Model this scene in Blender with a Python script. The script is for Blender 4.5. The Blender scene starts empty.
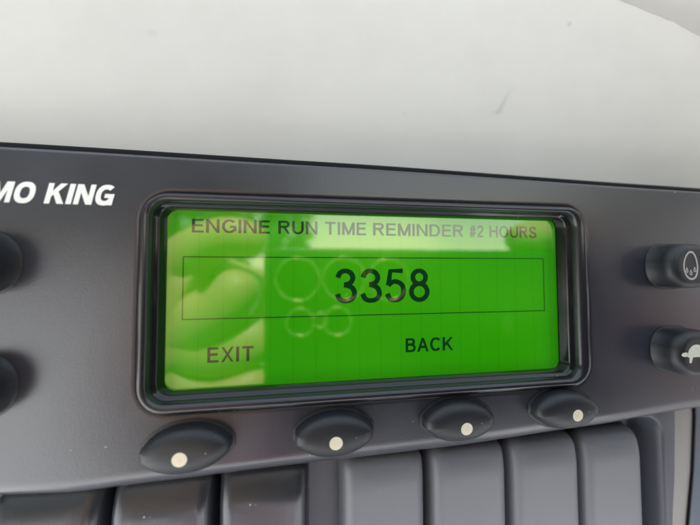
import bpy, bmesh, math, random
from mathutils import Vector, Matrix
from mathutils.bvhtree import BVHTree
random.seed(7)
SC = bpy.context.scene
COL = SC.collection
R = math.radians
MM = 0.001

# Everything is laid out on the front of the controller in millimetres:
# x to the right, y up, z out towards the viewer, z = 0 on the glass of the display.
def P(x, y, z=0.0):
    return Vector((x * MM, -z * MM, y * MM))

# ------------------------------------------------------------------ camera
cd = bpy.data.cameras.new('camera')
cam = bpy.data.objects.new('camera', cd)
COL.objects.link(cam)
SC.camera = cam
cd.sensor_width = 36.0
cd.lens = 310.0 / 700.0 * 36.0
cd.clip_start = 0.002
cd.clip_end = 500.0
cam_r = Vector((0.98723, -0.15927, -0.00350))
cam_u = Vector((-0.00259, -0.03799, 0.99927))
cam_b = cam_r.cross(cam_u).normalized()
cam_u = cam_b.cross(cam_r).normalized()
cam_r.normalize()
CAM = P(-13.775, 2.079, 52.386)
m = Matrix.Identity(4)
for i in range(3):
    m[i][0], m[i][1], m[i][2], m[i][3] = cam_r[i], cam_u[i], cam_b[i], CAM[i]
cam.matrix_world = m
cd.dof.use_dof = True
cd.dof.focus_distance = 0.053
cd.dof.aperture_fstop = 11.0

# ------------------------------------------------------------------ sky, sun, exposure
SUN_EL, SUN_AZ = 65.0, 0.0          # the sun stands behind the unit, its front is in open shade
EXPO = 1.2
SC.view_settings.view_transform = 'Standard'
SC.view_settings.look = 'None'
SC.view_settings.exposure = EXPO
SC.view_settings.gamma = 1.0
SC.render.engine = 'CYCLES'
try:
    SC.cycles.use_denoising = True
    SC.cycles.denoiser = 'OPENIMAGEDENOISE'
except Exception:
    pass
SC.cycles.max_bounces = 8
SC.cycles.caustics_reflective = False
SC.cycles.caustics_refractive = False

world = bpy.data.worlds.new('World')
SC.world = world
world.use_nodes = True
wn = world.node_tree
wn.nodes.clear()
sky = wn.nodes.new('ShaderNodeTexSky')
sky.sky_type = 'NISHITA'
sky.sun_disc = False
sky.sun_elevation = R(SUN_EL)
sky.sun_rotation = R(SUN_AZ)
sky.air_density = 2.6
sky.dust_density = 0.0
sky.ozone_density = 1.0
hs = wn.nodes.new('ShaderNodeHueSaturation')
hs.inputs['Saturation'].default_value = 0.5
bg = wn.nodes.new('ShaderNodeBackground')
bg.inputs['Strength'].default_value = 0.15
wo = wn.nodes.new('ShaderNodeOutputWorld')
wn.links.new(sky.outputs[0], hs.inputs['Color'])
wn.links.new(hs.outputs[0], bg.inputs['Color'])
wn.links.new(bg.outputs[0], wo.inputs[0])

sd = bpy.data.lights.new('sun', 'SUN')
sd.energy = 5.0
sd.angle = R(0.5)
sd.color = (1.0, 0.985, 0.96)
sun = bpy.data.objects.new('sun', sd)
COL.objects.link(sun)
sun.rotation_euler = (-R(90 - SUN_EL), 0, -R(SUN_AZ))

# ------------------------------------------------------------------ materials
def srgb(r, g, b):
    def f(c):
        c /= 255.0
        return c / 12.92 if c <= 0.04045 else ((c + 0.055) / 1.055) ** 2.4
    return (f(r), f(g), f(b), 1.0)

def mat(name, col, rough=0.5, spec=0.5, metal=0.0, grain=0.0, grain_scale=4000.0, specks=0.0, mottle=0.0, coat=0.0):
    M = bpy.data.materials.new(name)
    M.use_nodes = True
    nt = M.node_tree
    b = nt.nodes['Principled BSDF']
    b.inputs['Base Color'].default_value = (*col[:3], 1)
    b.inputs['Roughness'].default_value = rough
    b.inputs['Specular IOR Level'].default_value = spec
    b.inputs['Metallic'].default_value = metal
    b.inputs['Coat Weight'].default_value = coat
    b.inputs['Coat Roughness'].default_value = 0.15
    tc = nt.nodes.new('ShaderNodeTexCoord')
    if grain > 0:
        n = nt.nodes.new('ShaderNodeTexNoise')
        n.inputs['Scale'].default_value = grain_scale
        n.inputs['Detail'].default_value = 2.0
        bp = nt.nodes.new('ShaderNodeBump')
        bp.inputs['Strength'].default_value = grain
        bp.inputs['Distance'].default_value = 0.00004
        nt.links.new(tc.outputs['Object'], n.inputs['Vector'])
        nt.links.new(n.outputs['Fac'], bp.inputs['Height'])
        nt.links.new(bp.outputs['Normal'], b.inputs['Normal'])
    src = None
    if mottle > 0:
        n2 = nt.nodes.new('ShaderNodeTexNoise')
        n2.inputs['Scale'].default_value = 90.0
        n2.inputs['Detail'].default_value = 2.0
        n2.inputs['Roughness'].default_value = 0.65
        nt.links.new(tc.outputs['Object'], n2.inputs['Vector'])
        mx = nt.nodes.new('ShaderNodeMix'); mx.data_type = 'RGBA'
        mx.inputs[6].default_value = (*[c * (1 - mottle) for c in col[:3]], 1)
        mx.inputs[7].default_value = (*[min(1, c * (1 + mottle)) for c in col[:3]], 1)
        nt.links.new(n2.outputs['Fac'], mx.inputs[0])
        nt.links.new(mx.outputs[2], b.inputs['Base Color'])
        src = mx.outputs[2]
        rr = nt.nodes.new('ShaderNodeMapRange')
        rr.inputs[3].default_value = max(0.02, rough - 0.04)
        rr.inputs[4].default_value = rough + 0.05
        nt.links.new(n2.outputs['Fac'], rr.inputs[0])
        nt.links.new(rr.outputs[0], b.inputs['Roughness'])
    if specks > 0:      # pale dust grains lying on the plastic
        v = nt.nodes.new('ShaderNodeTexVoronoi')
        v.voronoi_dimensions = '2D'
        v.inputs['Scale'].default_value = 520.0
        vm = nt.nodes.new('ShaderNodeMapping'); vm.inputs['Rotation'].default_value = (R(90), 0, 0)
        nt.links.new(tc.outputs['Object'], vm.inputs['Vector'])
        nt.links.new(vm.outputs[0], v.inputs['Vector'])
        sp = nt.nodes.new('ShaderNodeSeparateColor')
        nt.links.new(v.outputs['Color'], sp.inputs[0])
        thr = nt.nodes.new('ShaderNodeMath'); thr.operation = 'MULTIPLY'
        nt.links.new(sp.outputs[0], thr.inputs[0]); thr.inputs[1].default_value = 0.08
        lt = nt.nodes.new('ShaderNodeMath'); lt.operation = 'LESS_THAN'
        nt.links.new(v.outputs['Distance'], lt.inputs[0]); nt.links.new(thr.outputs[0], lt.inputs[1])
        gt = nt.nodes.new('ShaderNodeMath'); gt.operation = 'GREATER_THAN'
        nt.links.new(sp.outputs[1], gt.inputs[0]); gt.inputs[1].default_value = 1.0 - specks
        mu = nt.nodes.new('ShaderNodeMath'); mu.operation = 'MULTIPLY'
        nt.links.new(lt.outputs[0], mu.inputs[0]); nt.links.new(gt.outputs[0], mu.inputs[1])
        mx = nt.nodes.new('ShaderNodeMix'); mx.data_type = 'RGBA'
        mx.inputs[6].default_value = (*col[:3], 1)
        mx.inputs[7].default_value = (0.30, 0.29, 0.28, 1)
        if src: nt.links.new(src, mx.inputs[6])
        nt.links.new(mu.outputs[0], mx.inputs[0])
        nt.links.new(mx.outputs[2], b.inputs['Base Color'])
    return M

M_PLASTIC = mat('charcoal_plastic', (0.030, 0.030, 0.040), 0.29, 0.9, grain=0.30, grain_scale=3500, specks=0.022, mottle=0.25)
M_TRAY = mat('tray_plastic', (0.045, 0.049, 0.063), 0.42, 0.5, grain=0.4, grain_scale=3000, specks=0.10, mottle=0.12)
M_KEY = mat('key_plastic', (0.150, 0.154, 0.168), 0.44, 0.5, grain=0.3, grain_scale=3500, specks=0.02, mottle=0.10)
M_KEYDARK = mat('dark_key_plastic', (0.034, 0.036, 0.044), 0.30, 0.7, grain=0.3, grain_scale=3500, specks=0.08, mottle=0.15)  # darker tone for the three left keys
M_RUBBER = mat('black_rubber', (0.017, 0.018, 0.021), 0.42, 0.5, grain=0.25, grain_scale=3000, specks=0.04, mottle=0.15)
M_BEZEL = mat('glossy_bezel', (0.012, 0.012, 0.013), 0.13, 0.5, grain=0.05, grain_scale=900, specks=0.05)
M_RIM = mat('bezel_rim', (0.016, 0.016, 0.020), 0.24, 0.7, grain=0.1, grain_scale=2500)
M_INK = mat('white_ink', (0.80, 0.80, 0.78), 0.5, mottle=0.04)
M_DOT = mat('cream_dot', (0.80, 0.72, 0.55), 0.45)
M_TURTLE = mat('cream_print', (0.72, 0.72, 0.60), 0.5)
M_GREYINK = mat('grey_print', (0.50, 0.49, 0.46), 0.5)
M_LCDTEXT = mat('liquid_crystal_ink', (0.004, 0.010, 0.005), 0.6, 0.2)
_b = M_LCDTEXT.node_tree.nodes['Principled BSDF']       # switched segments still let a little backlight through
_b.inputs['Emission Color'].default_value = srgb(8, 52, 22)
_b.inputs['Emission Strength'].default_value = 1.0 / (2 ** EXPO)
M_BLUE = mat('slate_blue_paint', (0.028, 0.045, 0.070), 0.35, 0.5, mottle=0.25, grain=0.1, grain_scale=700)
M_GASKET_GAP = mat('gasket_and_gap_black', (0.011, 0.011, 0.013), 0.8, 0.15)  # also used for the painted shadow gap round the faceplate
M_STRIP_SHADE = mat('strip_shade_grey', (0.27, 0.265, 0.25), 0.6, 0.3, mottle=0.1)
M_PHONE = mat('dark_phone_back', (0.006, 0.007, 0.008), 0.25, 0.5)
M_RING = mat('polished_lens_ring', (0.88, 0.76, 0.38), 0.14, 0.5, metal=1.0)
M_LENS = mat('lens_glass', (0.004, 0.004, 0.006), 0.05, 0.5)
M_SKIN = mat('skin', (0.40, 0.25, 0.14), 0.5, 0.4, mottle=0.12)
M_SLEEVE = mat('pink_cloth', (0.72, 0.16, 0.26), 0.9, 0.2, mottle=0.2)
M_ASPHALT = mat('worn_concrete', (0.70, 0.69, 0.69), 0.85, mottle=0.3)
M_CONCRETE = mat('pale_concrete', (0.78, 0.78, 0.77), 0.85, mottle=0.15)

def white_material():
    M = mat('white_gelcoat', (0.74, 0.74, 0.72), 0.36, 0.4)
    nt = M.node_tree
    b = nt.nodes['Principled BSDF']
    tc = nt.nodes['Texture Coordinate']
    mp = nt.nodes.new('ShaderNodeMapping')
    mp.inputs['Scale'].default_value = (14, 14, 60)          # faint wiped streaks along the panel
    n = nt.nodes.new('ShaderNodeTexNoise'); n.inputs['Scale'].default_value = 1.0; n.inputs['Detail'].default_value = 5
    nt.links.new(tc.outputs['Object'], mp.inputs[0]); nt.links.new(mp.outputs[0], n.inputs['Vector'])
    n2 = nt.nodes.new('ShaderNodeTexNoise'); n2.inputs['Scale'].default_value = 60.0; n2.inputs['Detail'].default_value = 8
    n2.inputs['Roughness'].default_value = 0.7
    nt.links.new(tc.outputs['Object'], n2.inputs['Vector'])
    ad = nt.nodes.new('ShaderNodeMath'); ad.operation = 'ADD'
    nt.links.new(n.outputs['Fac'], ad.inputs[0]); nt.links.new(n2.outputs['Fac'], ad.inputs[1])
    mr = nt.nodes.new('ShaderNodeMapRange'); mr.inputs[1].default_value = 0.6; mr.inputs[2].default_value = 1.4
    nt.links.new(ad.outputs[0], mr.inputs[0])
    mx = nt.nodes.new('ShaderNodeMix'); mx.data_type = 'RGBA'
    mx.inputs[6].default_value = (0.455, 0.450, 0.437, 1); mx.inputs[7].default_value = (0.525, 0.521, 0.508, 1)
    nt.links.new(mr.outputs[0], mx.inputs[0])
    col = mx.outputs[2]
    wob = nt.nodes.new('ShaderNodeTexNoise'); wob.inputs['Scale'].default_value = 420; wob.inputs['Detail'].default_value = 4
    nt.links.new(tc.outputs['Object'], wob.inputs['Vector'])
    # old rub marks and grease spots on the skin
    for px, py, rx, ry, ang, amt in ((26.8, 36.8, 0.9, 3.6, -28, .24), (25.2, 34.6, 2.4, 0.8, 20, .14), (38.5, 51.2, 0.9, 0.7, 20, .34), (-38, 42, 1.4, 0.8, 10, .10), (6, 33, .6, .5, 0, .12)):
        mp2 = nt.nodes.new('ShaderNodeMapping'); mp2.vector_type = 'TEXTURE'
        mp2.inputs['Location'].default_value = (px * MM, 0, py * MM)
        mp2.inputs['Rotation'].default_value = (0, R(-ang), 0)
        mp2.inputs['Scale'].default_value = (rx * MM, 10.0, ry * MM)
        nt.links.new(tc.outputs['Object'], mp2.inputs[0])
        ln = nt.nodes.new('ShaderNodeVectorMath'); ln.operation = 'LENGTH'; nt.links.new(mp2.outputs[0], ln.inputs[0])
        a1 = nt.nodes.new('ShaderNodeMath'); a1.operation = 'ADD'; nt.links.new(ln.outputs['Value'], a1.inputs[0]); nt.links.new(wob.outputs['Fac'], a1.inputs[1])
        r1 = nt.nodes.new('ShaderNodeMapRange'); r1.interpolation_type = 'SMOOTHSTEP'
        r1.inputs[1].default_value = 1.5; r1.inputs[2].default_value = 0.6; r1.inputs[3].default_value = 0.0; r1.inputs[4].default_value = amt
        nt.links.new(a1.outputs[0], r1.inputs[0])
        m2 = nt.nodes.new('ShaderNodeMix'); m2.data_type = 'RGBA'; m2.inputs[7].default_value = (0.16, 0.15, 0.14, 1)
        nt.links.new(col, m2.inputs[6]); nt.links.new(r1.outputs[0], m2.inputs[0])
        col = m2.outputs[2]
    nt.links.new(col, b.inputs['Base Color'])
    return M
M_WHITE = white_material()
M_FOLD_SHADE = mat('fold_shade_grey', (0.43, 0.425, 0.41), 0.4, 0.4, mottle=0.06)

def lcd_material():
    M = bpy.data.materials.new('green_backlit_display')
    M.use_nodes = True
    nt = M.node_tree
    b = nt.nodes['Principled BSDF']
    k = 1.0 / (2 ** EXPO)
    tc = nt.nodes.new('ShaderNodeTexCoord')
    sx = nt.nodes.new('ShaderNodeSeparateXYZ')
    nt.links.new(tc.outputs['Object'], sx.inputs[0])
    # backlight: a little stronger towards the lower middle, where the lamps sit
    mp = nt.nodes.new('ShaderNodeMapping')
    mp.inputs['Location'].default_value = (-4, 0, 6)
    mp.inputs['Scale'].default_value = (18, 1, 34)
    gr = nt.nodes.new('ShaderNodeTexNoise'); gr.inputs['Scale'].default_value = 1.2; gr.inputs['Detail'].default_value = 1
    nt.links.new(tc.outputs['Object'], mp.inputs[0]); nt.links.new(mp.outputs[0], gr.inputs['Vector'])
    mx = nt.nodes.new('ShaderNodeMix'); mx.data_type = 'RGBA'
    a = srgb(14, 138, 0); c = srgb(70, 178, 6)
    mx.inputs[6].default_value = a; mx.inputs[7].default_value = c
    nt.links.new(gr.outputs['Fac'], mx.inputs[0])
    # electrode lines of the liquid crystal: thin darker verticals
    md = nt.nodes.new('ShaderNodeMath'); md.operation = 'PINGPONG'; md.inputs[1].default_value = 0.00185
    nt.links.new(sx.outputs[0], md.inputs[0])
    lt = nt.nodes.new('ShaderNodeMath'); lt.operation = 'LESS_THAN'; lt.inputs[1].default_value = 0.00009
    nt.links.new(md.outputs[0], lt.inputs[0])
    # fine pixel raster
    w1 = nt.nodes.new('ShaderNodeTexWave'); w1.inputs['Scale'].default_value = 900; w1.bands_direction = 'X'
    w2 = nt.nodes.new('ShaderNodeTexWave'); w2.inputs['Scale'].default_value = 900; w2.bands_direction = 'Z'
    nt.links.new(tc.outputs['Object'], w1.inputs[0]); nt.links.new(tc.outputs['Object'], w2.inputs[0])
    mn = nt.nodes.new('ShaderNodeMath'); mn.operation = 'MULTIPLY'
    nt.links.new(w1.outputs['Fac'], mn.inputs[0]); nt.links.new(w2.outputs['Fac'], mn.inputs[1])
    s1 = nt.nodes.new('ShaderNodeMath'); s1.operation = 'MULTIPLY_ADD'; s1.inputs[1].default_value = 0.12; s1.inputs[2].default_value = 0.96
    nt.links.new(mn.outputs[0], s1.inputs[0])
    s2 = nt.nodes.new('ShaderNodeMath'); s2.operation = 'MULTIPLY_ADD'; s2.inputs[1].default_value = -0.17
    nt.links.new(lt.outputs[0], s2.inputs[0]); nt.links.new(s1.outputs[0], s2.inputs[2])
    # the light guide is weaker along its rim
    ax = nt.nodes.new('ShaderNodeMath'); ax.operation = 'ABSOLUTE'; nt.links.new(sx.outputs[0], ax.inputs[0])
    ex = nt.nodes.new('ShaderNodeMapRange'); ex.interpolation_type = 'SMOOTHSTEP'
    ex.inputs[1].default_value = 0.0351; ex.inputs[2].default_value = 0.0305; ex.inputs[3].default_value = 0.66; ex.inputs[4].default_value = 1.0
    nt.links.new(ax.outputs[0], ex.inputs[0])
    az = nt.nodes.new('ShaderNodeMath'); az.operation = 'ADD'; az.inputs[1].default_value = 0.0018; nt.links.new(sx.outputs[2], az.inputs[0])
    az2 = nt.nodes.new('ShaderNodeMath'); az2.operation = 'ABSOLUTE'; nt.links.new(az.outputs[0], az2.inputs[0])
    ez = nt.nodes.new('ShaderNodeMapRange'); ez.interpolation_type = 'SMOOTHSTEP'
    ez.inputs[1].default_value = 0.0145; ez.inputs[2].default_value = 0.0110; ez.inputs[3].default_value = 0.75; ez.inputs[4].default_value = 1.0
    nt.links.new(az2.outputs[0], ez.inputs[0])
    em = nt.nodes.new('ShaderNodeMath'); em.operation = 'MULTIPLY'
    nt.links.new(ex.outputs[0], em.inputs[0]); nt.links.new(ez.outputs[0], em.inputs[1])
    em2 = nt.nodes.new('ShaderNodeMath'); em2.operation = 'MULTIPLY'
    nt.links.new(em.outputs[0], em2.inputs[0]); nt.links.new(s2.outputs[0], em2.inputs[1])
    s3 = nt.nodes.new('ShaderNodeMath'); s3.operation = 'MULTIPLY'; s3.inputs[1].default_value = k
    nt.links.new(em2.outputs[0], s3.inputs[0])
    nt.links.new(mx.outputs[2], b.inputs['Emission Color'])
    nt.links.new(s3.outputs[0], b.inputs['Emission Strength'])
    b.inputs['Base Color'].default_value = (0.02, 0.06, 0.01, 1)
    b.inputs['Roughness'].default_value = 0.5
    b.inputs['Specular IOR Level'].default_value = 0.2
    # the transflective layer mirrors a little light back through the yellow-green cell
    gl = nt.nodes.new('ShaderNodeBsdfGlossy'); gl.inputs['Roughness'].default_value = 0.13
    gl.inputs['Color'].default_value = (0.075, 0.065, 0.02, 1)
    ads = nt.nodes.new('ShaderNodeAddShader')
    nt.links.new(b.outputs[0], ads.inputs[0]); nt.links.new(gl.outputs[0], ads.inputs[1])
    nt.links.new(ads.outputs[0], nt.nodes['Material Output'].inputs[0])
    return M
M_LCD = lcd_material()

def cover_glass_material():
    M = bpy.data.materials.new('cover_glass')
    M.use_nodes = True
    nt = M.node_tree
    nt.nodes.clear()
    out = nt.nodes.new('ShaderNodeOutputMaterial')
    tr = nt.nodes.new('ShaderNodeBsdfTransparent')
    gl = nt.nodes.new('ShaderNodeBsdfGlossy')
    gl.inputs['Roughness'].default_value = 0.032
    fr = nt.nodes.new('ShaderNodeFresnel'); fr.inputs['IOR'].default_value = 2.3
    mx = nt.nodes.new('ShaderNodeMixShader')
    tc = nt.nodes.new('ShaderNodeTexCoord')
    n = nt.nodes.new('ShaderNodeTexNoise'); n.inputs['Scale'].default_value = 160; n.inputs['Detail'].default_value = 3
    bp = nt.nodes.new('ShaderNodeBump'); bp.inputs['Strength'].default_value = 0.05; bp.inputs['Distance'].default_value = 0.0002
    nt.links.new(tc.outputs['Object'], n.inputs['Vector']); nt.links.new(n.outputs['Fac'], bp.inputs['Height'])
    nt.links.new(bp.outputs['Normal'], gl.inputs['Normal'])
    nt.links.new(fr.outputs[0], mx.inputs[0])
    nt.links.new(tr.outputs[0], mx.inputs[1]); nt.links.new(gl.outputs[0], mx.inputs[2])
    nt.links.new(mx.outputs[0], out.inputs[0])
    return M
M_GLASS = cover_glass_material()

# ------------------------------------------------------------------ helpers
def tag(o, label, cat, group=None, kind=None):
    o['label'] = label
    o['category'] = cat
    if group: o['group'] = group
    if kind: o['kind'] = kind

def empty(name, loc):
    o = bpy.data.objects.new(name, None)
    o.location = loc
    o.empty_display_size = 0.01
    COL.objects.link(o)
    bpy.context.view_layer.update()
    return o

def origin_of(o):
    v = Vector((0, 0, 0))
    while o is not None:
        v += o.location
        o = o.parent
    return v

def obj(name, bm, material, parent=None, loc=None, smooth=True, toward=False):
    """bm holds world coordinates; the object gets its own origin at loc."""
    base = origin_of(parent) if parent else Vector((0, 0, 0))
    loc = Vector(loc) if loc is not None else base
    bmesh.ops.translate(bm, verts=bm.verts, vec=-loc)
    bmesh.ops.recalc_face_normals(bm, faces=bm.faces)
    if toward:                       # prints and panes: every face looks out at the viewer
        bm.normal_update()
        bmesh.ops.reverse_faces(bm, faces=[f for f in bm.faces if f.normal.y > 0])
    me = bpy.data.meshes.new(name)
    bm.to_mesh(me)
    bm.free()
    if smooth:
        for p in me.polygons: p.use_smooth = True
    me.materials.append(material)
    o = bpy.data.objects.new(name, me)
    COL.objects.link(o)
    if parent:
        o.parent = parent
    o.location = loc - base
    return o

def rrect(x0, x1, y0, y1, r, nc=8, ns=30):
    """rounded rectangle, counter-clockwise from the lower left corner's end"""
    pts = []
    def side(a, b):
        for i in range(ns):
            t = i / ns
            pts.append((a[0] + (b[0] - a[0]) * t, a[1] + (b[1] - a[1]) * t))
    def corner(cx, cy, a0):
        for i in range(nc):
            a = a0 + (math.pi / 2) * i / nc
            pts.append((cx + r * math.cos(a), cy + r * math.sin(a)))
    side((x0 + r, y0), (x1 - r, y0)); corner(x1 - r, y0 + r, -math.pi / 2)
    side((x1, y0 + r), (x1, y1 - r)); corner(x1 - r, y1 - r, 0)
    side((x1 - r, y1), (x0 + r, y1)); corner(x0 + r, y1 - r, math.pi / 2)
    side((x0, y1 - r), (x0, y0 + r)); corner(x0 + r, y0 + r, math.pi)
    return pts

def inset(pts, d):
    n = len(pts)
    out = []
    for i in range(n):
        ax, ay = pts[i - 1]; bx, by = pts[(i + 1) % n]
        tx, ty = bx - ax, by - ay
        L = math.hypot(tx, ty) or 1
        out.append((pts[i][0] - ty / L * d, pts[i][1] + tx / L * d))
    return out

def arc(r, z0, n=7, i0=0.0):
    """(inset, z) steps round a fillet of radius r that ends on top at z0"""
    return [(i0 + r * (1 - math.cos(a)), z0 - r + r * math.sin(a)) for a in [math.pi / 2 * i / n for i in range(n + 1)]]

def loft(loops, cap=True, closed=True):
    """loops: list of (points, z or function)"""
    bm = bmesh.new()
    rows = []
    for pts, z in loops:
        rows.append([bm.verts.new(P(x, y, z(x, y) if callable(z) else z)) for x, y in pts])
    n = len(rows[0])
    for a, b in zip(rows, rows[1:]):
        for i in range(n):
            j = (i + 1) % n
            bm.faces.new((a[i], a[j], b[j], b[i]))
    if cap:
        bm.faces.new(rows[-1])
    return bm

def lerp_curve(tab, x):
    if x <= tab[0][0]: return tab[0][1]
    for (a, va), (b, vb) in zip(tab, tab[1:]):
        if x <= b:
            t = (x - a) / (b - a)
            t = t * t * (3 - 2 * t) * 0.4 + t * 0.6
            return va + (vb - va) * t
    return tab[-1][1]

def flat(polys, z, dz=0.0):
    bm = bmesh.new()
    for i, p in enumerate(polys):
        f = bm.faces.new([bm.verts.new(P(x, y, z + dz * i)) for x, y in p])
    return bm


def tree_of(o):
    me = o.data
    base = origin_of(o)
    return BVHTree.FromPolygons([v.co + base for v in me.vertices], [tuple(p.vertices) for p in me.polygons])

def fine(p, n=5):
    """a convex-ish outline as small quads and triangles round its middle"""
    cx = sum(q[0] for q in p) / len(p); cy = sum(q[1] for q in p) / len(p)
    out = []
    sc = lambda q, t: (cx + (q[0] - cx) * t, cy + (q[1] - cy) * t)
    for i in range(len(p)):
        a, b = p[i], p[(i + 1) % len(p)]
        for j in range(n):
            t0, t1 = j / n, (j + 1) / n
            out.append([sc(a, t0), sc(a, t1), sc(b, t1)] + ([sc(b, t0)] if j else []))
    return out
def drape(tree, polys, lift=0.03):
    """lay flat polygons onto a curved surface"""
    bm = bmesh.new()
    big = [p for p in polys if len(p) > 4]
    polys = [p for p in polys if len(p) <= 4] + [q for p in big for q in fine(p)]
    for k, p in enumerate(polys):
        vs = []
        for x, y in p:
            hit = tree.ray_cast(P(x, y, 40), Vector((0, 1, 0)))
            q = hit[0] if hit[0] is not None else P(x, y, 3)
            vs.append(bm.verts.new(q + Vector((0, -(lift + 0.002 * (k % 7)) * MM, 0))))
        bm.faces.new(vs)
    return bm

# ------------------------------------------------------------------ the ground and the housing
def sheet(name, x0, x1, y0, y1, z, material, n=1):
    bm = bmesh.new()
    vs = [bm.verts.new((x, y, z)) for x, y in ((x0, y0), (x1, y0), (x1, y1), (x0, y1))]
    bm.faces.new(vs)
    o = obj(name, bm, material, None, Vector(((x0 + x1) / 2, (y0 + y1) / 2, z)), smooth=False)
    o['kind'] = 'structure'
    return o
ground = sheet('ground', -150, 150, -150, 150, -1.40, M_ASPHALT)
pavement = sheet('pavement', -12, -0.45, -9, 2, -1.396, M_CONCRETE)

# trees standing round the yard behind the photographer, with an open gap to the sky
M_LEAF = mat('tree_leaves', (0.045, 0.075, 0.028), 0.6, 0.3)
bm = bmesh.new()
rt = random.Random(3)
for a0, a1, top in ((-100, 1, 9.0), (46, 100, 8.0)):
    n_tree = int((a1 - a0) / 7)
    for k in range(n_tree):
        az = R(a0 + (a1 - a0) * (k + .5) / n_tree)
        d = 13 + rt.uniform(-1.5, 2.5); hh = top * rt.uniform(.75, 1.05)
        cx, cy = d * math.sin(az), -d * math.cos(az)
        for i in range(420):
            u, v, w = rt.gauss(0, 1), rt.gauss(0, 1), rt.gauss(0, 1)
            q = math.sqrt(u * u + v * v + w * w) or 1
            rr = rt.uniform(.55, 1.0)
            c = Vector((cx + 1.25 * u / q * rr, cy + 1.25 * v / q * rr, -1.4 + hh * .55 + hh * .47 * w / q * rr))
            t1 = Vector((rt.gauss(0, 1), rt.gauss(0, 1), rt.gauss(0, 1))).normalized() * rt.uniform(.18, .4)
            t2 = t1.orthogonal().normalized() * rt.uniform(.15, .35)
            bm.faces.new([bm.verts.new(c + t1), bm.verts.new(c + t2), bm.verts.new(c - t1), bm.verts.new(c - t2)])
trees = obj('treeline', bm, M_LEAF, None, Vector((0, -8, -1.4)), smooth=False)
tag(trees, 'dark leafy trees mirrored along the top of the display', 'trees', kind='stuff')

def wall_z(x, y):
    t = min(1.0, max(0.0, (y - 14.0) / 4.5))
    z = -10.0 + 5.5 * t * t * (3 - 2 * t)
    s = max(0.0, y - 24.0)
    z += 0.38 * (math.sqrt(s * s + 20 * 20) - 20)
    # soft fold that runs down to the right, the skin leans out a little more above it
    yc = 57.0 - 0.0024 * max(0.0, x - 20) ** 2
    t = y - yc
    z += 0.5 * (math.sqrt(t * t + 5) + t) * 0.5 * (lambda q: q * q * (3 - 2 * q))(min(1.0, max(0.0, (x - 10) / 60.0)))
    return z
bm = bmesh.new()
NX, NY = 120, 110
XS = [-900, -600, -400] + [-260 + 520 * i / (NX - 6) for i in range(NX - 5)] + [400, 600, 900]
YS = [-1380, -500] + [-170 + 240 * j / (NY - 2) for j in range(NY - 1)]
g = [[bm.verts.new(P(x, y, wall_z(x, y))) for x in XS] for y in YS]
# the skin rolls back over the top of the housing
for a, dy, dz in ((0, 2, -.5), (0, 4, -2), (0, 5.5, -4.5), (0, 6, -8), (0, 6, -60), (0, 5, -220)):
    g.append([bm.verts.new(P(x, 70 + dy, wall_z(x, 70) + dz)) for x in XS])
NY += 6
for j in range(NY):
    for i in range(NX):
        bm.faces.new((g[j][i], g[j][i + 1], g[j + 1][i + 1], g[j + 1][i]))
housing = obj('housing_panel', bm, M_WHITE, None, P(0, 0, -10))
so = housing.modifiers.new('thickness', 'SOLIDIFY'); so.thickness = 0.004; so.offset = -1
bpy.context.view_layer.update()
tag(housing, 'smooth white moulded panel rising behind and above the black controller', 'panel')
if housing.data.polygons[0].normal.y > 0:
    housing.data.flip_normals()

bm = bmesh.new()  # grey sheet over the wall, painting the soft shadow above the fold
rows = []
for iu in range(61):
    x = 4 + 120 * iu / 60.0
    yc = 57.0 - 0.0024 * max(0.0, x - 20) ** 2 + 0.4
    row = []
    for y, lift in ((yc - .1, -.3), (yc + .1, .08), (yc + .5, .3), (yc + 1.0, .65), (yc + 1.5, 1.0)):
        row.append(bm.verts.new(P(x, y, wall_z(x, y) + lift)))
    for k in range(1, 9):
        y = yc + 1.5 + (70 - yc - 1.5) * k / 8.0
        row.append(bm.verts.new(P(x, y, wall_z(x, y) + 1.0)))
    rows.append(row)
for a, b in zip(rows, rows[1:]):
    for k in range(len(a) - 1):
        bm.faces.new((a[k], a[k + 1], b[k + 1], b[k]))
fold_patch = obj('fold_shade', bm, M_FOLD_SHADE, housing, P(60, 60, 5))

# blue neighbouring panel at the lower right
BX = [(79.9, -22), (79.9, -32.5), (78.6, -45), (76.5, -57.5), (74.0, -70), (70, -85)]
pl = BX + [(150, -85), (150, -22)]
bm = bmesh.new()
a = [bm.verts.new(P(x, y, -9.6)) for x, y in pl]; b = [bm.verts.new(P(x, y, -9.2)) for x, y in pl]
bm.faces.new(a); bm.faces.new(b)
for i in range(len(pl)):
    j = (i + 1) % len(pl); bm.faces.new((a[i], a[j], b[j], b[i]))
blue = empty('side_panel', P(100, -50, -9.6))
tag(blue, 'dark slate blue painted panel at the right of the pale strip', 'side panel')
obj('plate', bm, M_BLUE, blue, smooth=False)
bm = bmesh.new()
for (x0, y0), (x1, y1) in zip(BX, BX[1:]):
    q = [P(x0 - .22, y0, -9.1), P(x0 + .15, y0, -9.1), P(x1 + .15, y1, -9.1), P(x1 - .22, y1, -9.1)]
    q2 = [P(x0 - .22, y0, -9.7), P(x0 + .15, y0, -9.7), P(x1 + .15, y1, -9.7), P(x1 - .22, y1, -9.7)]
    A = [bm.verts.new(v) for v in q]; B = [bm.verts.new(v) for v in q2]
    bm.faces.new(A)
    bm.faces.new((A[0], A[3], B[3], B[0])); bm.faces.new((A[1], A[2], B[2], B[1]))
obj('gasket', bm, M_GASKET_GAP, blue, smooth=False)
bm = bmesh.new()  # grey sheet over the white housing, its shade put into the colour
for (x0, y0), (x1, y1) in zip(BX, BX[1:]):
    bm.faces.new([bm.verts.new(P(x, y, z)) for x, y, z in ((x0 - 7, y0, -9.6), (x0 - .25, y0, -9.6), (x1 - .25, y1, -9.6), (x1 - 7, y1, -9.6))])
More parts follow.
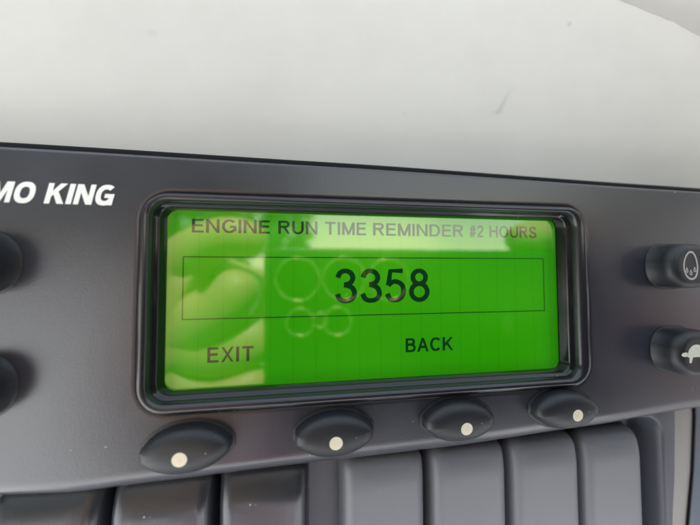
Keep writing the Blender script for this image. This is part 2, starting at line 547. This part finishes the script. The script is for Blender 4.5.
bmesh.ops.remove_doubles(bm, verts=bm.verts, dist=1e-6)
obj('strip_shade', bm, M_STRIP_SHADE, blue, smooth=False, toward=True)

# ------------------------------------------------------------------ the controller
ctl = empty('controller', P(0, -5, -10))
tag(ctl, 'black refrigeration controller with green backlit display and grey keys', 'controller')

YB = [(-84, -22.0), (-72, -25.0), (-62, -27.4), (-53, -28.7), (-45, -29.2), (-35, -28.9), (-14, -28.4), (11, -28.0), (40, -26.7), (62.6, -25.2), (84, -23.6)]
YT = [(-84, 20.6), (-55, 20.5), (-6, 20.1), (65, 18.9), (84, 18.6)]
def outline():
    pts = rrect(-84, 84, -25, 20, 7, nc=8, ns=60)
    out = []
    for x, y in pts:
        t = (y + 25) / 45.0
        yb = lerp_curve(YB, x); yt = lerp_curve(YT, x)
        out.append((x, yb + (yt - yb) * t))
    return out
OUT = outline()
FZ = 2.5
frame = rrect(-37.0, 38.7, -18.3, 14.4, 4.2, nc=8, ns=60)
LOOPS = [(OUT, -9.0), (OUT, -0.8)]
def lip(d):                          # a full round along the bottom, a tighter one along the top
    a, b = inset(OUT, d * 0.3), inset(OUT, d)
    out = []
    for (xa, ya), (xb, yb), (x, y) in zip(a, b, OUT):
        t = min(1.0, max(0.0, (14.0 - y) / 14.0))
        out.append((xa + (xb - xa) * t, ya + (yb - ya) * t))
    return out
for d, z in arc(2.6, FZ, 9): LOOPS.append((lip(d), z))
LOOPS.append((lip(3.0), FZ))
mid = [((a[0] + b[0]) / 2, (a[1] + b[1]) / 2) for a, b in zip(inset(OUT, 3.0), inset(frame, -0.9))]
LOOPS.append((mid, FZ))
LOOPS.append((inset(frame, -0.9), FZ))
LOOPS.append((inset(frame, -0.5), FZ))
LOOPS.append((inset(frame, -0.15), FZ - 0.15))
LOOPS.append((frame, FZ - 0.6))
LOOPS.append((inset(frame, 0.3), FZ - 3))
face = obj('faceplate', loft(LOOPS, cap=False), M_PLASTIC, ctl)

# black strip painting the shadow in the gap between faceplate and housing
L = [(inset(OUT, -2.9), -10.5), (inset(OUT, -2.9), -5.0), (inset(OUT, -2.75), -4.3), (inset(OUT, -2.4), -3.6), (inset(OUT, -2.0), -3.1), (inset(OUT, -1.0), -3.0), (inset(OUT, -.2), -3.4), (inset(OUT, 0.4), -4)]
obj('gap_shade', loft(L, cap=False), M_GASKET_GAP, ctl)

# raised rim round the window, with the polished inner wall of the window
op_hi = rrect(-35.4, 36.1, -16.5, 12.9, 2.3, nc=8, ns=60)
op_mid = rrect(-35.0, 35.6, -16.2, 12.6, 2.0, nc=8, ns=60)
op_lo = rrect(-34.3, 34.7, -15.8, 12.25, 1.5, nc=8, ns=60)
RZ = 3.5
L = [(frame, FZ - 2.5), (frame, 2.2)]
def blend(a, b, t): return [(p[0] + (q[0] - p[0]) * t, p[1] + (q[1] - p[1]) * t) for p, q in zip(a, b)]
# half-round rim
for k in range(0, 17):
    t = k / 16.0
    L.append((blend(frame, op_hi, 0.5 - 0.5 * math.cos(math.pi * t)), 2.3 + 1.35 * math.sin(math.pi * t) ** 0.9))
L.append((op_hi, 2.2))
rim = obj('display_rim', loft(L, cap=False), M_RIM, ctl)
L = [(op_hi, 2.19), (blend(op_hi, op_mid, .3), 2.1), (op_mid, 1.9), (inset(op_mid, 0.25), 1.75), (inset(op_mid, 0.3), 1.5), (op_lo, 0.35), (op_lo, -0.6)]
obj('window_wall', loft(L, cap=False), M_BEZEL, rim)

# display
scr_pts = rrect(-35.2, 35.6, -16.6, 13.0, 2.0, nc=4, ns=8)
screen = obj('display_screen', flat([scr_pts], 0.0), M_LCD, ctl, P(0, 0, 0), smooth=False, toward=True)

# --- LCD lettering: strokes of even width, cap height 1
H = 0.068
def cr(pts, n=6, closed=False):
    out = []
    m_ = len(pts)
    rng = range(m_ if closed else m_ - 1)
    for i in rng:
        g_ = (lambda k: pts[k % m_]) if closed else (lambda k: pts[min(max(k, 0), m_ - 1)])
        p0, p1, p2, p3 = g_(i - 1), g_(i), g_(i + 1), g_(i + 2)
        for s in range(n):
            t = s / n
            out.append(tuple(0.5 * (2 * p1[k] + (p2[k] - p0[k]) * t + (2 * p0[k] - 5 * p1[k] + 4 * p2[k] - p3[k]) * t * t + (3 * p1[k] - p0[k] - 3 * p2[k] + p3[k]) * t ** 3) for k in (0, 1)))
    if closed: out.append(out[0])
    else: out.append(pts[-1])
    return out
def ell(cx, cy, rx, ry, a0=0, a1=360, n=20):
    return [(cx + rx * math.cos(R(a0 + (a1 - a0) * i / n)), cy + ry * math.sin(R(a0 + (a1 - a0) * i / n))) for i in range(n + 1)]
h = H
GLYPH = {
 'E': (0.64, [[(h, 0), (h, 1)], [(h, 1 - h), (.64, 1 - h)], [(h, .53), (.60, .53)], [(h, h), (.65, h)]]),
 'N': (0.74, [[(h, 0), (h, 1)], [(h * 1.1, 1.02), (.74 - h * 1.1, -.02)], [(.74 - h, 0), (.74 - h, 1)]]),
 'G': (0.80, [ell(.42, .5, .35, .5 - h, 42, 322, 22), [(.45, .46), (.80, .46)], [(.75, .46), (.75, .16)]]),
 'I': (0.14, [[(.07, 0), (.07, 1)]]),
 'R': (0.72, [[(h, 0), (h, 1)], [(h, 1 - h), (.40, 1 - h)] + ell(.42, .735, .21, .2, 88, -88, 10) + [(.40, .535), (h, .535)], [(.38, .52), (.66, -.03)]]),
 'U': (0.72, [[(h, 1), (h, .36)] + ell(.36, .36, .36 - h, .36 - h, 180, 360, 14) + [(.72 - h, .36), (.72 - h, 1)]]),
 'T': (0.72, [[(.36, 0), (.36, .95)], [(0, 1 - h), (.72, 1 - h)]]),
 'M': (0.84, [[(h, 0), (h, 1)], [(h * 1.1, 1.02), (.42, .04)], [(.42, .04), (.84 - h * 1.1, 1.02)], [(.84 - h, 0), (.84 - h, 1)]]),
 'D': (0.73, [[(h, 0), (h, 1)], [(h, 1 - h), (.32, 1 - h)] + ell(.34, .5, .32, .5 - h, 88, -88, 16) + [(.32, h), (h, h)]]),
 '#': (0.60, [[(.12, 0), (.26, 1)], [(.34, 0), (.48, 1)], [(0, .66), (.60, .66)], [(0, .33), (.60, .33)]]),
 '2': (0.58, [cr([(.06, .70), (.10, .84), (.29, .935), (.49, .84), (.51, .68), (.40, .47), (.18, .25), (.08, .08)]), [(.02, h), (.57, h)]]),
 'H': (0.72, [[(h, 0), (h, 1)], [(.72 - h, 0), (.72 - h, 1)], [(h, .53), (.72 - h, .53)]]),
 'O': (0.82, [ell(.41, .5, .41 - h, .5 - h, 0, 360, 28)]),
 'S': (0.68, [cr([(.07, .30), (.13, .13), (.34, .065), (.55, .14), (.60, .28), (.50, .42), (.30, .50), (.13, .60), (.09, .74), (.17, .88), (.34, .935), (.52, .88), (.59, .71)])]),
 '3': (0.58, [cr([(.06, .27), (.13, .12), (.29, .065), (.46, .13), (.52, .29), (.44, .46), (.24, .53)]), cr([(.24, .53), (.40, .58), (.475, .72), (.42, .87), (.28, .935), (.14, .88), (.07, .74)])]),
 '5': (0.58, [[(.50, 1 - h), (.15, 1 - h), (.09, .50)], cr([(.085, .50), (.20, .60), (.33, .61), (.47, .52), (.52, .34), (.45, .15), (.28, .065), (.13, .11), (.06, .26)])]),
 '8': (0.58, [ell(.29, .74, .185, .195, 0, 360, 20), ell(.29, .305, .23, .24, 0, 360, 22)]),
 'X': (0.70, [[(.05, -.03), (.65, 1.03)], [(.05, 1.03), (.65, -.03)]]),
 'B': (0.68, [[(h, 0), (h, 1)], [(h, 1 - h), (.36, 1 - h)] + ell(.38, .745, .19, .19, 88, -88, 10) + [(.36, .545), (h, .545)], [(.36, .535)] + ell(.39, .30, .225, .235, 88, -88, 10) + [(.36, h), (h, h)]]),
 'A': (0.74, [[(.04, -.03), (.37, 1.03)], [(.37, 1.03), (.70, -.03)], [(.16, .34), (.58, .34)]]),
 'C': (0.76, [ell(.41, .5, .34, .5 - h, 42, 318, 22)]),
 'K': (0.72, [[(h, 0), (h, 1)], [(.10, .38), (.66, 1.02)], [(.28, .58), (.68, -.03)]]),
}
def ribbon(pl, w):
    out_l, out_r = [], []
    n = len(pl)
    for i in range(n):
        a = pl[max(i - 1, 0)]; b = pl[min(i + 1, n - 1)]
        if i in (0, n - 1) and n > 3 and math.dist(pl[0], pl[-1]) < 1e-6:
            a = pl[-2]; b = pl[1]
        tx, ty = b[0] - a[0], b[1] - a[1]
        L_ = math.hypot(tx, ty) or 1
        out_l.append((pl[i][0] - ty / L_ * w, pl[i][1] + tx / L_ * w))
        out_r.append((pl[i][0] + ty / L_ * w, pl[i][1] - tx / L_ * w))
    return [(out_l[i], out_l[i + 1], out_r[i + 1], out_r[i]) for i in range(n - 1)]
def word(bm, text, x0, x1, y0, cap, z, gap=0.16, weight=H, slope=0.0):
    tot = sum(GLYPH[c][0] for c in text) + gap * (len(text) - 1)
    s = (x1 - x0) / tot
    cx = 0.0
    k = 0
    for c in text:
        wd, strokes = GLYPH[c]
        for st in strokes:
            k += 1
            last = None
            for q in ribbon(st, weight):
                bm.faces.new([bm.verts.new(P(x0 + (cx + px) * s, y0 + slope * (cx + px) * s + min(max(py, 0), 1) * cap, z + 0.003 * (k % 4))) for px, py in q])
        cx += wd + gap
bm = bmesh.new()
for t, a, b in (('ENGINE', -30.7, -18.7), ('RUN', -17.3, -10.9), ('TIME', -9.6, -2.5), ('REMINDER', -1.2, 15.6), ('#2', 16.9, 19.6), ('HOURS', 20.9, 30.6)):
    word(bm, t, a, b, 8.8, 2.2, 0.06, weight=0.085)
obj('heading_text', bm, M_LCDTEXT, screen, smooth=False, toward=True)
bm = bmesh.new(); word(bm, '3358', -7.9, 8.95, -2.85, 5.9, 0.06, gap=0.10, weight=0.070)
obj('hour_digits', bm, M_LCDTEXT, screen, smooth=False, toward=True)
bm = bmesh.new(); word(bm, 'EXIT', -28.1, -21.1, -11.8, 2.4, 0.06, gap=0.20, weight=0.09); 
obj('exit_text', bm, M_LCDTEXT, screen, smooth=False, toward=True)
bm = bmesh.new(); word(bm, 'BACK', 4.5, 13.2, -11.55, 2.4, 0.06, gap=0.17, weight=0.09)
obj('back_text', bm, M_LCDTEXT, screen, smooth=False, toward=True)
bm = bmesh.new()
bw = 0.16
x0, x1, y0, y1 = -32.0, 32.0, -5.0, 5.0
for q in ([(x0, y0), (x1, y0), (x1, y0 + bw), (x0, y0 + bw)], [(x0, y1 - bw), (x1, y1 - bw), (x1, y1), (x0, y1)],
          [(x0, y0 + bw), (x0 + bw, y0 + bw), (x0 + bw, y1 - bw), (x0, y1 - bw)], [(x1 - bw, y0 + bw), (x1, y0 + bw), (x1, y1 - bw), (x1 - bw, y1 - bw)]):
    bm.faces.new([bm.verts.new(P(x, y, 0.05)) for x, y in q])
obj('number_box', bm, M_LCDTEXT, screen, smooth=False, toward=True)
obj('cover_glass', flat([rrect(-34.9, 35.3, -16.3, 12.8, 2.0, nc=4, ns=8)], 0.30), M_GLASS, screen, smooth=False, toward=True)

# --- brand lettering, heavy slanted capitals printed on the faceplate
def heavy(c):
    t = .27
    if c == 'T': return .80, [[(0, 1), (0, .76), (.265, .76), (.265, 0), (.535, 0), (.535, .76), (.80, .76), (.80, 1)]]
    if c == 'H': return .88, [[(0, 0), (t, 0), (t, .38), (.61, .38), (.61, 0), (.88, 0), (.88, 1), (.61, 1), (.61, .62), (t, .62), (t, 1), (0, 1)]]
    if c == 'E': return .74, [[(0, 0), (.74, 0), (.74, .22), (t, .22), (t, .39), (.68, .39), (.68, .61), (t, .61), (t, .78), (.74, .78), (.74, 1), (0, 1)]]
    if c == 'I': return .28, [[(0, 0), (.28, 0), (.28, 1), (0, 1)]]
    if c == 'N': return .92, [[(0, 0), (.26, 0), (.26, .58), (.62, 0), (.92, 0), (.92, 1), (.66, 1), (.66, .42), (.30, 1), (0, 1)]]
    if c == 'M': return 1.08, [[(0, 0), (.25, 0), (.25, .60), (.45, .05), (.63, .05), (.83, .60), (.83, 0), (1.08, 0), (1.08, 1), (.72, 1), (.54, .45), (.36, 1), (0, 1)]]
    if c == 'K': return .94, [[(0, 0), (t, 0), (t, .34), (.36, .44), (.62, 0), (.96, 0), (.56, .60), (.92, 1), (.58, 1), (t, .62), (t, 1), (0, 1)]]
    if c == 'R':
        o = [(0, 0), (t, 0), (t, .33), (.36, .33), (.54, 0), (.86, 0), (.64, .38)] + [(.52 + .30 * math.cos(R(a)), .68 + .32 * math.sin(R(a))) for a in range(-50, 91, 14)] + [(0, 1)]
        return .84, [o]
    o = 1
    if c == 'O':
        qs = []
        n = 30
        for i in range(n):
            a, b = 2 * math.pi * i / n, 2 * math.pi * (i + 1) / n
            f = lambda a_, rx, ry: (.49 + rx * math.copysign(abs(math.cos(a_)) ** .85, math.cos(a_)), .5 + ry * math.copysign(abs(math.sin(a_)) ** .85, math.sin(a_)))
            qs.append([f(a, .49, .52), f(b, .49, .52), f(b, .22, .28), f(a, .22, .28)])
        return .98, qs
    if c == 'G':
        qs = []
        n = 24
        f = lambda a_, rx, ry: (.49 + rx * math.copysign(abs(math.cos(a_)) ** .85, math.cos(a_)), .5 + ry * math.copysign(abs(math.sin(a_)) ** .85, math.sin(a_)))
        for i in range(n):
            a = R(48 + (318 - 48) * i / n); b = R(48 + (318 - 48) * (i + 1) / n)
            qs.append([f(a, .49, .52), f(b, .49, .52), f(b, .23, .29), f(a, .23, .29)])
        qs.append([(.46, .36), (.94, .36), (.94, .56), (.46, .56)])
        qs.append([(.68, .0), (.94, .0), (.94, .36), (.68, .36)])
        return .95, qs
def logo(text, x0, x1, y0, cap, z):
    bm = bmesh.new()
    gap, sp = .10, .34
    ws = [sp if c == ' ' else heavy(c)[0] for c in text]
    tot = sum(ws) + gap * (len(text) - 1)
    s = (x1 - x0) / tot
    cx = 0
    for c, w in zip(text, ws):
        if c != ' ':
            for k, poly in enumerate(heavy(c)[1]):
                zz = z + (0.02 * (k - 23) if (c == 'G' and k >= 24) else 0.0)
                bm.faces.new([bm.verts.new(P(x0 + (cx + px) * s + py * cap * .22, y0 + py * cap, zz)) for px, py in poly])
        cx += w + gap
    return bm
obj('brand_lettering', logo('THERMO KING', -66.0, -40.9, 12.25, 2.95, FZ + 0.03), M_INK, ctl, smooth=False, toward=True)

# --- soft keys under the display
def lemon(w, hh, n=72):
    """pointed oval with small blunt ends"""
    pts = []
    for i in range(n):
        a = 2 * math.pi * i / n - math.pi
        c, s = math.cos(a), math.sin(a)
        x = w * math.copysign(abs(c) ** 0.80, c)
        y = hh * math.copysign((max(0.0, 1 - (abs(x) / (w * 1.06)) ** 2.2)) ** 0.74, s)
        y += 0.10 * hh * s
        pts.append((x, y))
    return pts
def soft_key(cx, cy, ang, dot):
    ca, sa = math.cos(R(ang)), math.sin(R(ang))
    base = lemon(6.1, 2.95)
    def lv(sx, sy, dx=0, dy=0):
        return [(cx + ca * (x * sx + dx) - sa * (y * sy + dy), cy + sa * (x * sx + dx) + ca * (y * sy + dy)) for x, y in base]
    # flat dark ring paints the shaded gap round the key, then the rubber body
    prof = [(1.085, 1.17, FZ + 0.012), (1.01, 1.02, FZ + 0.02), (1.0, 1.0, FZ + .06), (1.0, 1.0, 3.3), (.995, .99, 3.8), (.975, .95, 4.3), (.93, .87, 4.75), (.85, .74, 5.1), (.72, .56, 5.35), (.50, .36, 5.48), (.25, .16, 5.52)]
    k = obj('soft_key', loft([(lv(a, b), z) for a, b, z in prof]), M_RUBBER, ctl, P(cx, cy, FZ))
    tr = tree_of(k)
    dx, dy = dot
    d = obj('indicator_dot', drape(tr, [[(dx + 1.0 * math.cos(t), dy + 1.0 * math.sin(t)) for t in [2 * math.pi * i / 24 for i in range(24)]]]), M_DOT, k)
    return k
for cx, cy, ang, dot in ((-29.8, -22.9, 3, (-30.1, -23.4)), (-8.4, -22.6, 1, (-8.4, -23.1)), (12.2, -22.1, 0, (12.6, -22.7)), (32.2, -21.7, -1, (33.0, -22.1))):
    soft_key(cx, cy, ang, dot)

# --- round-ended push buttons at both sides
def button(cx, cy, w, hh, top=7.1):
    base = [(x - cx, y - cy) for x, y in rrect(cx - w / 2, cx + w / 2, cy - hh / 2, cy + hh / 2, hh / 2 - 0.35, nc=14, ns=6)]
    prof = [(1.075, 1.09, FZ + 0.012), (1.012, 1.015, FZ + 0.02), (1.0, 1.0, FZ + 0.06), (1.0, 1.0, 5.3)]
    for k in range(1, 8):                       # rounded shoulder
        a = math.pi / 2 * k / 7
        prof.append((1 - 0.26 * (1 - math.cos(a)), 1 - 0.30 * (1 - math.cos(a)), 5.3 + (top - 5.35) * math.sin(a)))
    prof += [(.60, .56, top - .10), (.44, .40, top - .16), (.28, .25, top - .19), (.12, .10, top - .2)]
    loops = [([(cx + x * a, cy + y * b) for x, y in base], z) for a, b, z in prof]
    return obj('push_button', loft(loops), M_RUBBER, ctl, P(cx, cy, FZ))
for cx, cy in ((-57.0, 3.8), (-57.0, -12.9)):
    button(cx, cy, 9.8, 8.4)
b1 = button(57.0, 3.4, 10.2, 8.2)
b2 = button(57.4, -12.5, 10.2, 8.2)
tr = tree_of(b1)
egg = lambda s, ox=0: [(55.85 + (1.72 * s) * math.cos(t) * (1 - 0.10 * math.sin(t)) * 1.0, 3.45 + (2.62 - (1 - s) * 1.7) * math.sin(t)) for t in [2 * math.pi * i / 32 for i in range(32)]]
eo, ei = egg(1.0), egg(0.80)
polys = [[eo[i], eo[(i + 1) % 32], ei[(i + 1) % 32], ei[i]] for i in range(32)]
bm = drape(tr, [[p for p in q] for q in polys], 0.03)
obj('drum_icon', bm, M_GREYINK, b1, smooth=False, toward=True)
def drop(cx, cy, s):
    return [(cx, cy + 1.25 * s)] + [(cx + .52 * s * math.cos(R(a)), cy + .52 * s * math.sin(R(a))) for a in range(150, 391, 24)]
def drop_ring(cx, cy, s):
    o, i = drop(cx, cy, s), drop(cx, cy, s * .42)
    n = len(o)
    return [[o[k], o[(k + 1) % n], i[(k + 1) % n], i[k]] for k in range(n)]
for cx, cy in ((54.95, 2.45), (55.85, 2.0), (56.75, 2.55)):
    obj('drop_icon', drape(tr, drop_ring(cx, cy, .62), 0.03), M_GREYINK, b1, smooth=False, toward=True)
tr = tree_of(b2)
shell = [(54.2, -12.9)] + [(56.3 + 2.1 * math.cos(R(a)), -12.7 + 2.0 * math.sin(R(a))) for a in range(174, -1, -12)] + [(58.4, -12.95)]
head = [(54.25, -12.1), (53.7, -11.95), (53.15, -12.15), (53.05, -12.55), (53.4, -12.78), (54.1, -12.75)]
leg1 = [(54.6, -12.9), (55.5, -12.9), (55.0, -13.9), (54.5, -13.9)]
leg2 = [(57.2, -12.95), (58.1, -12.95), (58.2, -13.9), (57.6, -13.9)]
tail = [(58.3, -12.5), (58.9, -12.9), (58.3, -12.9)]
obj('turtle_icon', drape(tr, [shell, head, leg1, leg2, tail], 0.03), M_TURTLE, b2, smooth=False, toward=True)

# --- lower half: tray with the row of large keys
TRAYZ = 0.0
FLZ = -6.0
bm = bmesh.new()
pit = rrect(-66, 57.6, -80, -26.6, 3.6, nc=8, ns=20)
out_loop = rrect(-86, 60, -90, -20, 2.0, nc=8, ns=20)
def taper(pts):
    r_ = []
    for x, y in pts:
        if x > 30:
            x = x + (lerp_curve([(-90, -5.5), (-58, -1.3), (-47.7, -0.2), (-37, 0.9), (-27, 1.5), (-20, 1.5)], y)) * (x - 30) / 30.0
        r_.append((x, y))
    return r_
L = [(taper(out_loop), -9.5), (taper(out_loop), TRAYZ - 0.8)]
for d, z in arc(0.8, TRAYZ, 4): L.append((inset(taper(out_loop), d), z))
pf = pit
L += [(inset(pf, -0.8), TRAYZ), (inset(pf, -0.5), TRAYZ), (inset(pf, -0.2), TRAYZ - 0.1), (pf, TRAYZ - 0.45), (inset(pf, 0.25), TRAYZ - 1.2), (inset(pf, 1.2), FLZ + 0.8), (inset(pf, 1.8), FLZ + 0.2), (inset(pf, 2.6), FLZ)]
obj('key_tray', loft(L, cap=True), M_TRAY, ctl)
def big_key(x0, x1, dark=False):
    yt, yb = -28.4, -74
    pts = rrect(x0, x1, yb, yt, 3.0, nc=8, ns=40)
    drop = 3.4 if dark else 1.2             # the key head falls away under the lip
    run = 6.7 if dark else 6.0
    def zz(z):
        def f(x, y):
            t = max(0.0, 1 - (yt - y) / run)
            return max(FLZ - 0.3, z - drop * t ** 1.7 * max(0.0, min(1.0, (z + 6) / 5.0)))
        return f
    prof = [(0.0, FLZ - 0.3), (0.35, -2.6)] + [(0.4 + 2.2 * (1 - math.cos(a)), -2.4 + 2.2 * math.sin(a)) for a in [R(7.5 * i) for i in range(0, 13)]]
    prof += [(2.6 + .35 * k, -0.2 + 0.01 * min(k, 4)) for k in range(1, 13)]
    lp = lambda d: rrect(x0 + d, x1 - d, yb + d, yt - d, max(3.0 - d, 0.05), nc=8, ns=40)
    return obj('key', loft([(lp(d), zz(z)) for d, z in prof]), M_KEYDARK if dark else M_KEY, ctl, P((x0 + x1) / 2, -50, FLZ))
for x0, x1 in ((-58.4, -43.0), (-42.6, -27.2), (-26.9, -12.0), (-6.9, 8.5), (9.0, 24.4), (24.8, 39.8), (40.2, 54.2)):
    big_key(x0, x1, x1 < -10)

# ------------------------------------------------------------------ phone and hands mirrored in the display
PH = 58.4       # plane of the phone's back, a few millimetres behind the lens
phone = empty('smartphone', P(54, -25, PH))
tag(phone, 'dark phone with round camera rings mirrored in the green display', 'phone')
pts = rrect(-26.3, 122, -64, 11.5, 4.0, nc=8, ns=10)
L = [(inset(pts, 1.6), PH + 8.6), (inset(pts, .4), PH + 8.2), (pts, PH + 7), (pts, PH + 1.6), (inset(pts, .4), PH + .5), (inset(pts, 1.6), PH)]
obj('phone_body', loft(L[-2:], cap=True), M_PHONE, phone)
bm = loft(L[:-1], cap=False)
bm.verts.ensure_lookup_table()
bm.faces.new([bm.verts[i] for i in range(len(pts))])
obj('phone_frame', bm, M_RING, phone)
def torus_ring(cx, cy, r, z, hgt, wd):
    bm = bmesh.new()
    n = 56
    prof = [(r, z), (r, z - hgt), (r - wd * .3, z - hgt - .12), (r - wd, z - hgt), (r - wd * 1.05, z)]
    rows = [[bm.verts.new(P(cx + q * math.cos(2 * math.pi * i / n), cy + q * math.sin(2 * math.pi * i / n), zz)) for i in range(n)] for q, zz in prof]
    for a, b in zip(rows, rows[1:]):
        for i in range(n):
            j = (i + 1) % n
            bm.faces.new((a[i], a[j], b[j], b[i]))
    return bm
for cx, cy, r in ((-14.5, .4, 7.9), (1.8, .4, 7.9), (18.1, .2, 7.9), (-13.6, -14.4, 5.0), (-6.6, -13.9, 2.9), (-.6, -14.4, 5.3)):
    rg = obj('lens_ring', torus_ring(cx, cy, r, PH + .02, 1.4, .75), M_RING, phone, P(cx, cy, PH))
    obj('lens_glass', flat([[(cx + (r - .7) * math.cos(2 * math.pi * i / 40), cy + (r - .7) * math.sin(2 * math.pi * i / 40)) for i in range(40)]], PH - .35), M_LENS, rg, smooth=False)

obj('badge', flat([rrect(63.5, 68.5, -20.5, -14.5, 1.2, nc=4, ns=2)], PH - .05), M_RING, phone, P(66, -17, PH), smooth=False)

def skinned(chains):
    """chains: list of lists of (x, y, z, radius); a chain whose first point repeats an earlier point is joined there"""
    me = bpy.data.meshes.new('skeleton')
    verts, edges, rad = [], [], []
    idx = {}
    for ch in chains:
        prev = None
        for x, y, z, r_ in ch:
            k = (round(x, 2), round(y, 2), round(z, 2))
            if k not in idx:
                idx[k] = len(verts); verts.append((x, -z, y)); rad.append(r_)
            if prev is not None: edges.append((prev, idx[k]))
            prev = idx[k]
    me.from_pydata(verts, edges, [])
    o = bpy.data.objects.new('skeleton', me); COL.objects.link(o)
    sk = o.modifiers.new('skin', 'SKIN')
    for i, v in enumerate(me.skin_vertices[0].data):
        v.radius = (rad[i], rad[i]); v.use_root = (i == 0)
    sb = o.modifiers.new('sub', 'SUBSURF'); sb.levels = 2; sb.render_levels = 2
    dg = bpy.context.evaluated_depsgraph_get()
    ev = o.evaluated_get(dg).to_mesh()
    bm = bmesh.new(); bm.from_mesh(ev)
    bpy.data.objects.remove(o)
    bmesh.ops.scale(bm, vec=(MM, MM, MM), verts=bm.verts)
    return bm

person = empty('person', P(40, -60, 110))
tag(person, 'hands with bare fingers holding the phone mirrored in the display', 'person')
# left hand: palm beyond the phone's left end, fingers bent round the edge
palm = (-66, -16, 84, 20)
W = (-84, -58, 108, 24)
ch = [[palm, (-76, -38, 94, 21), W, (-72, -150, 190, 30), (-40, -260, 300, 36)]]
for pts_ in ([(-60, 8, 80, 11), (-47, 16, 74, 9.5), (-36, 17, 72, 8.5), (-26, 13, 74, 7)],
             [(-56, -16, 74, 11), (-46, -16, 68, 10.5), (-37, -7, 65, 10), (-33, 4, 66, 8)],
             [(-56, -26, 78, 12), (-45, -28, 71, 11), (-33, -24, 69, 10), (-22, -20, 72, 8.5)],
             [(-58, -40, 78, 12), (-47, -45, 70, 11), (-35, -43, 67, 10), (-23, -35, 71, 9.5)]):
    ch.append([palm] + pts_)
ch.append([palm, (-50, -4, 94, 18), (-36, -8, 94, 15), (-20, -10, 92, 11)])
obj('left_arm'.replace('left_', ''), skinned(ch), M_SKIN, person)
# right hand: index finger along the top edge, the others behind the right end
palm = (146, -24, 92, 16)
ch = [[palm, (166, -30, 100, 18), (186, -36, 110, 21), (250, -62, 155, 28), (310, -110, 230, 34)]]
for pts_ in ([(136, 6, 78, 10), (118, 19, 72, 8.5), (93, 19.5, 66, 8), (70, 15, 62, 6.8)],
             [(136, -8, 74, 10), (126, -6, 60, 8.5), (112, -8, 51, 8), (98, -11, 50.5, 7)],
             [(136, -22, 74, 10), (126, -24, 60, 8.5), (112, -26, 51, 8), (99, -28, 50.5, 7)],
             [(138, -36, 76, 9), (128, -42, 62, 7.6), (116, -44, 52, 7), (105, -45, 51, 6)]):
    ch.append([palm] + pts_)
ch.append([palm, (134, -4, 94, 11), (116, 4, 88, 9.5), (96, 2, 77, 8)])
obj('arm', skinned(ch), M_SKIN, person)
for pts_ in ([(-76, -115, 158, 33), (-72, -150, 190, 37), (-40, -260, 300, 44), (-20, -380, 390, 54)], [(182, -34, 108, 27), (206, -44, 122, 33), (250, -62, 155, 37), (310, -110, 230, 44), (320, -170, 330, 54)]):
    obj('sleeve', skinned([pts_]), M_SLEEVE, person)
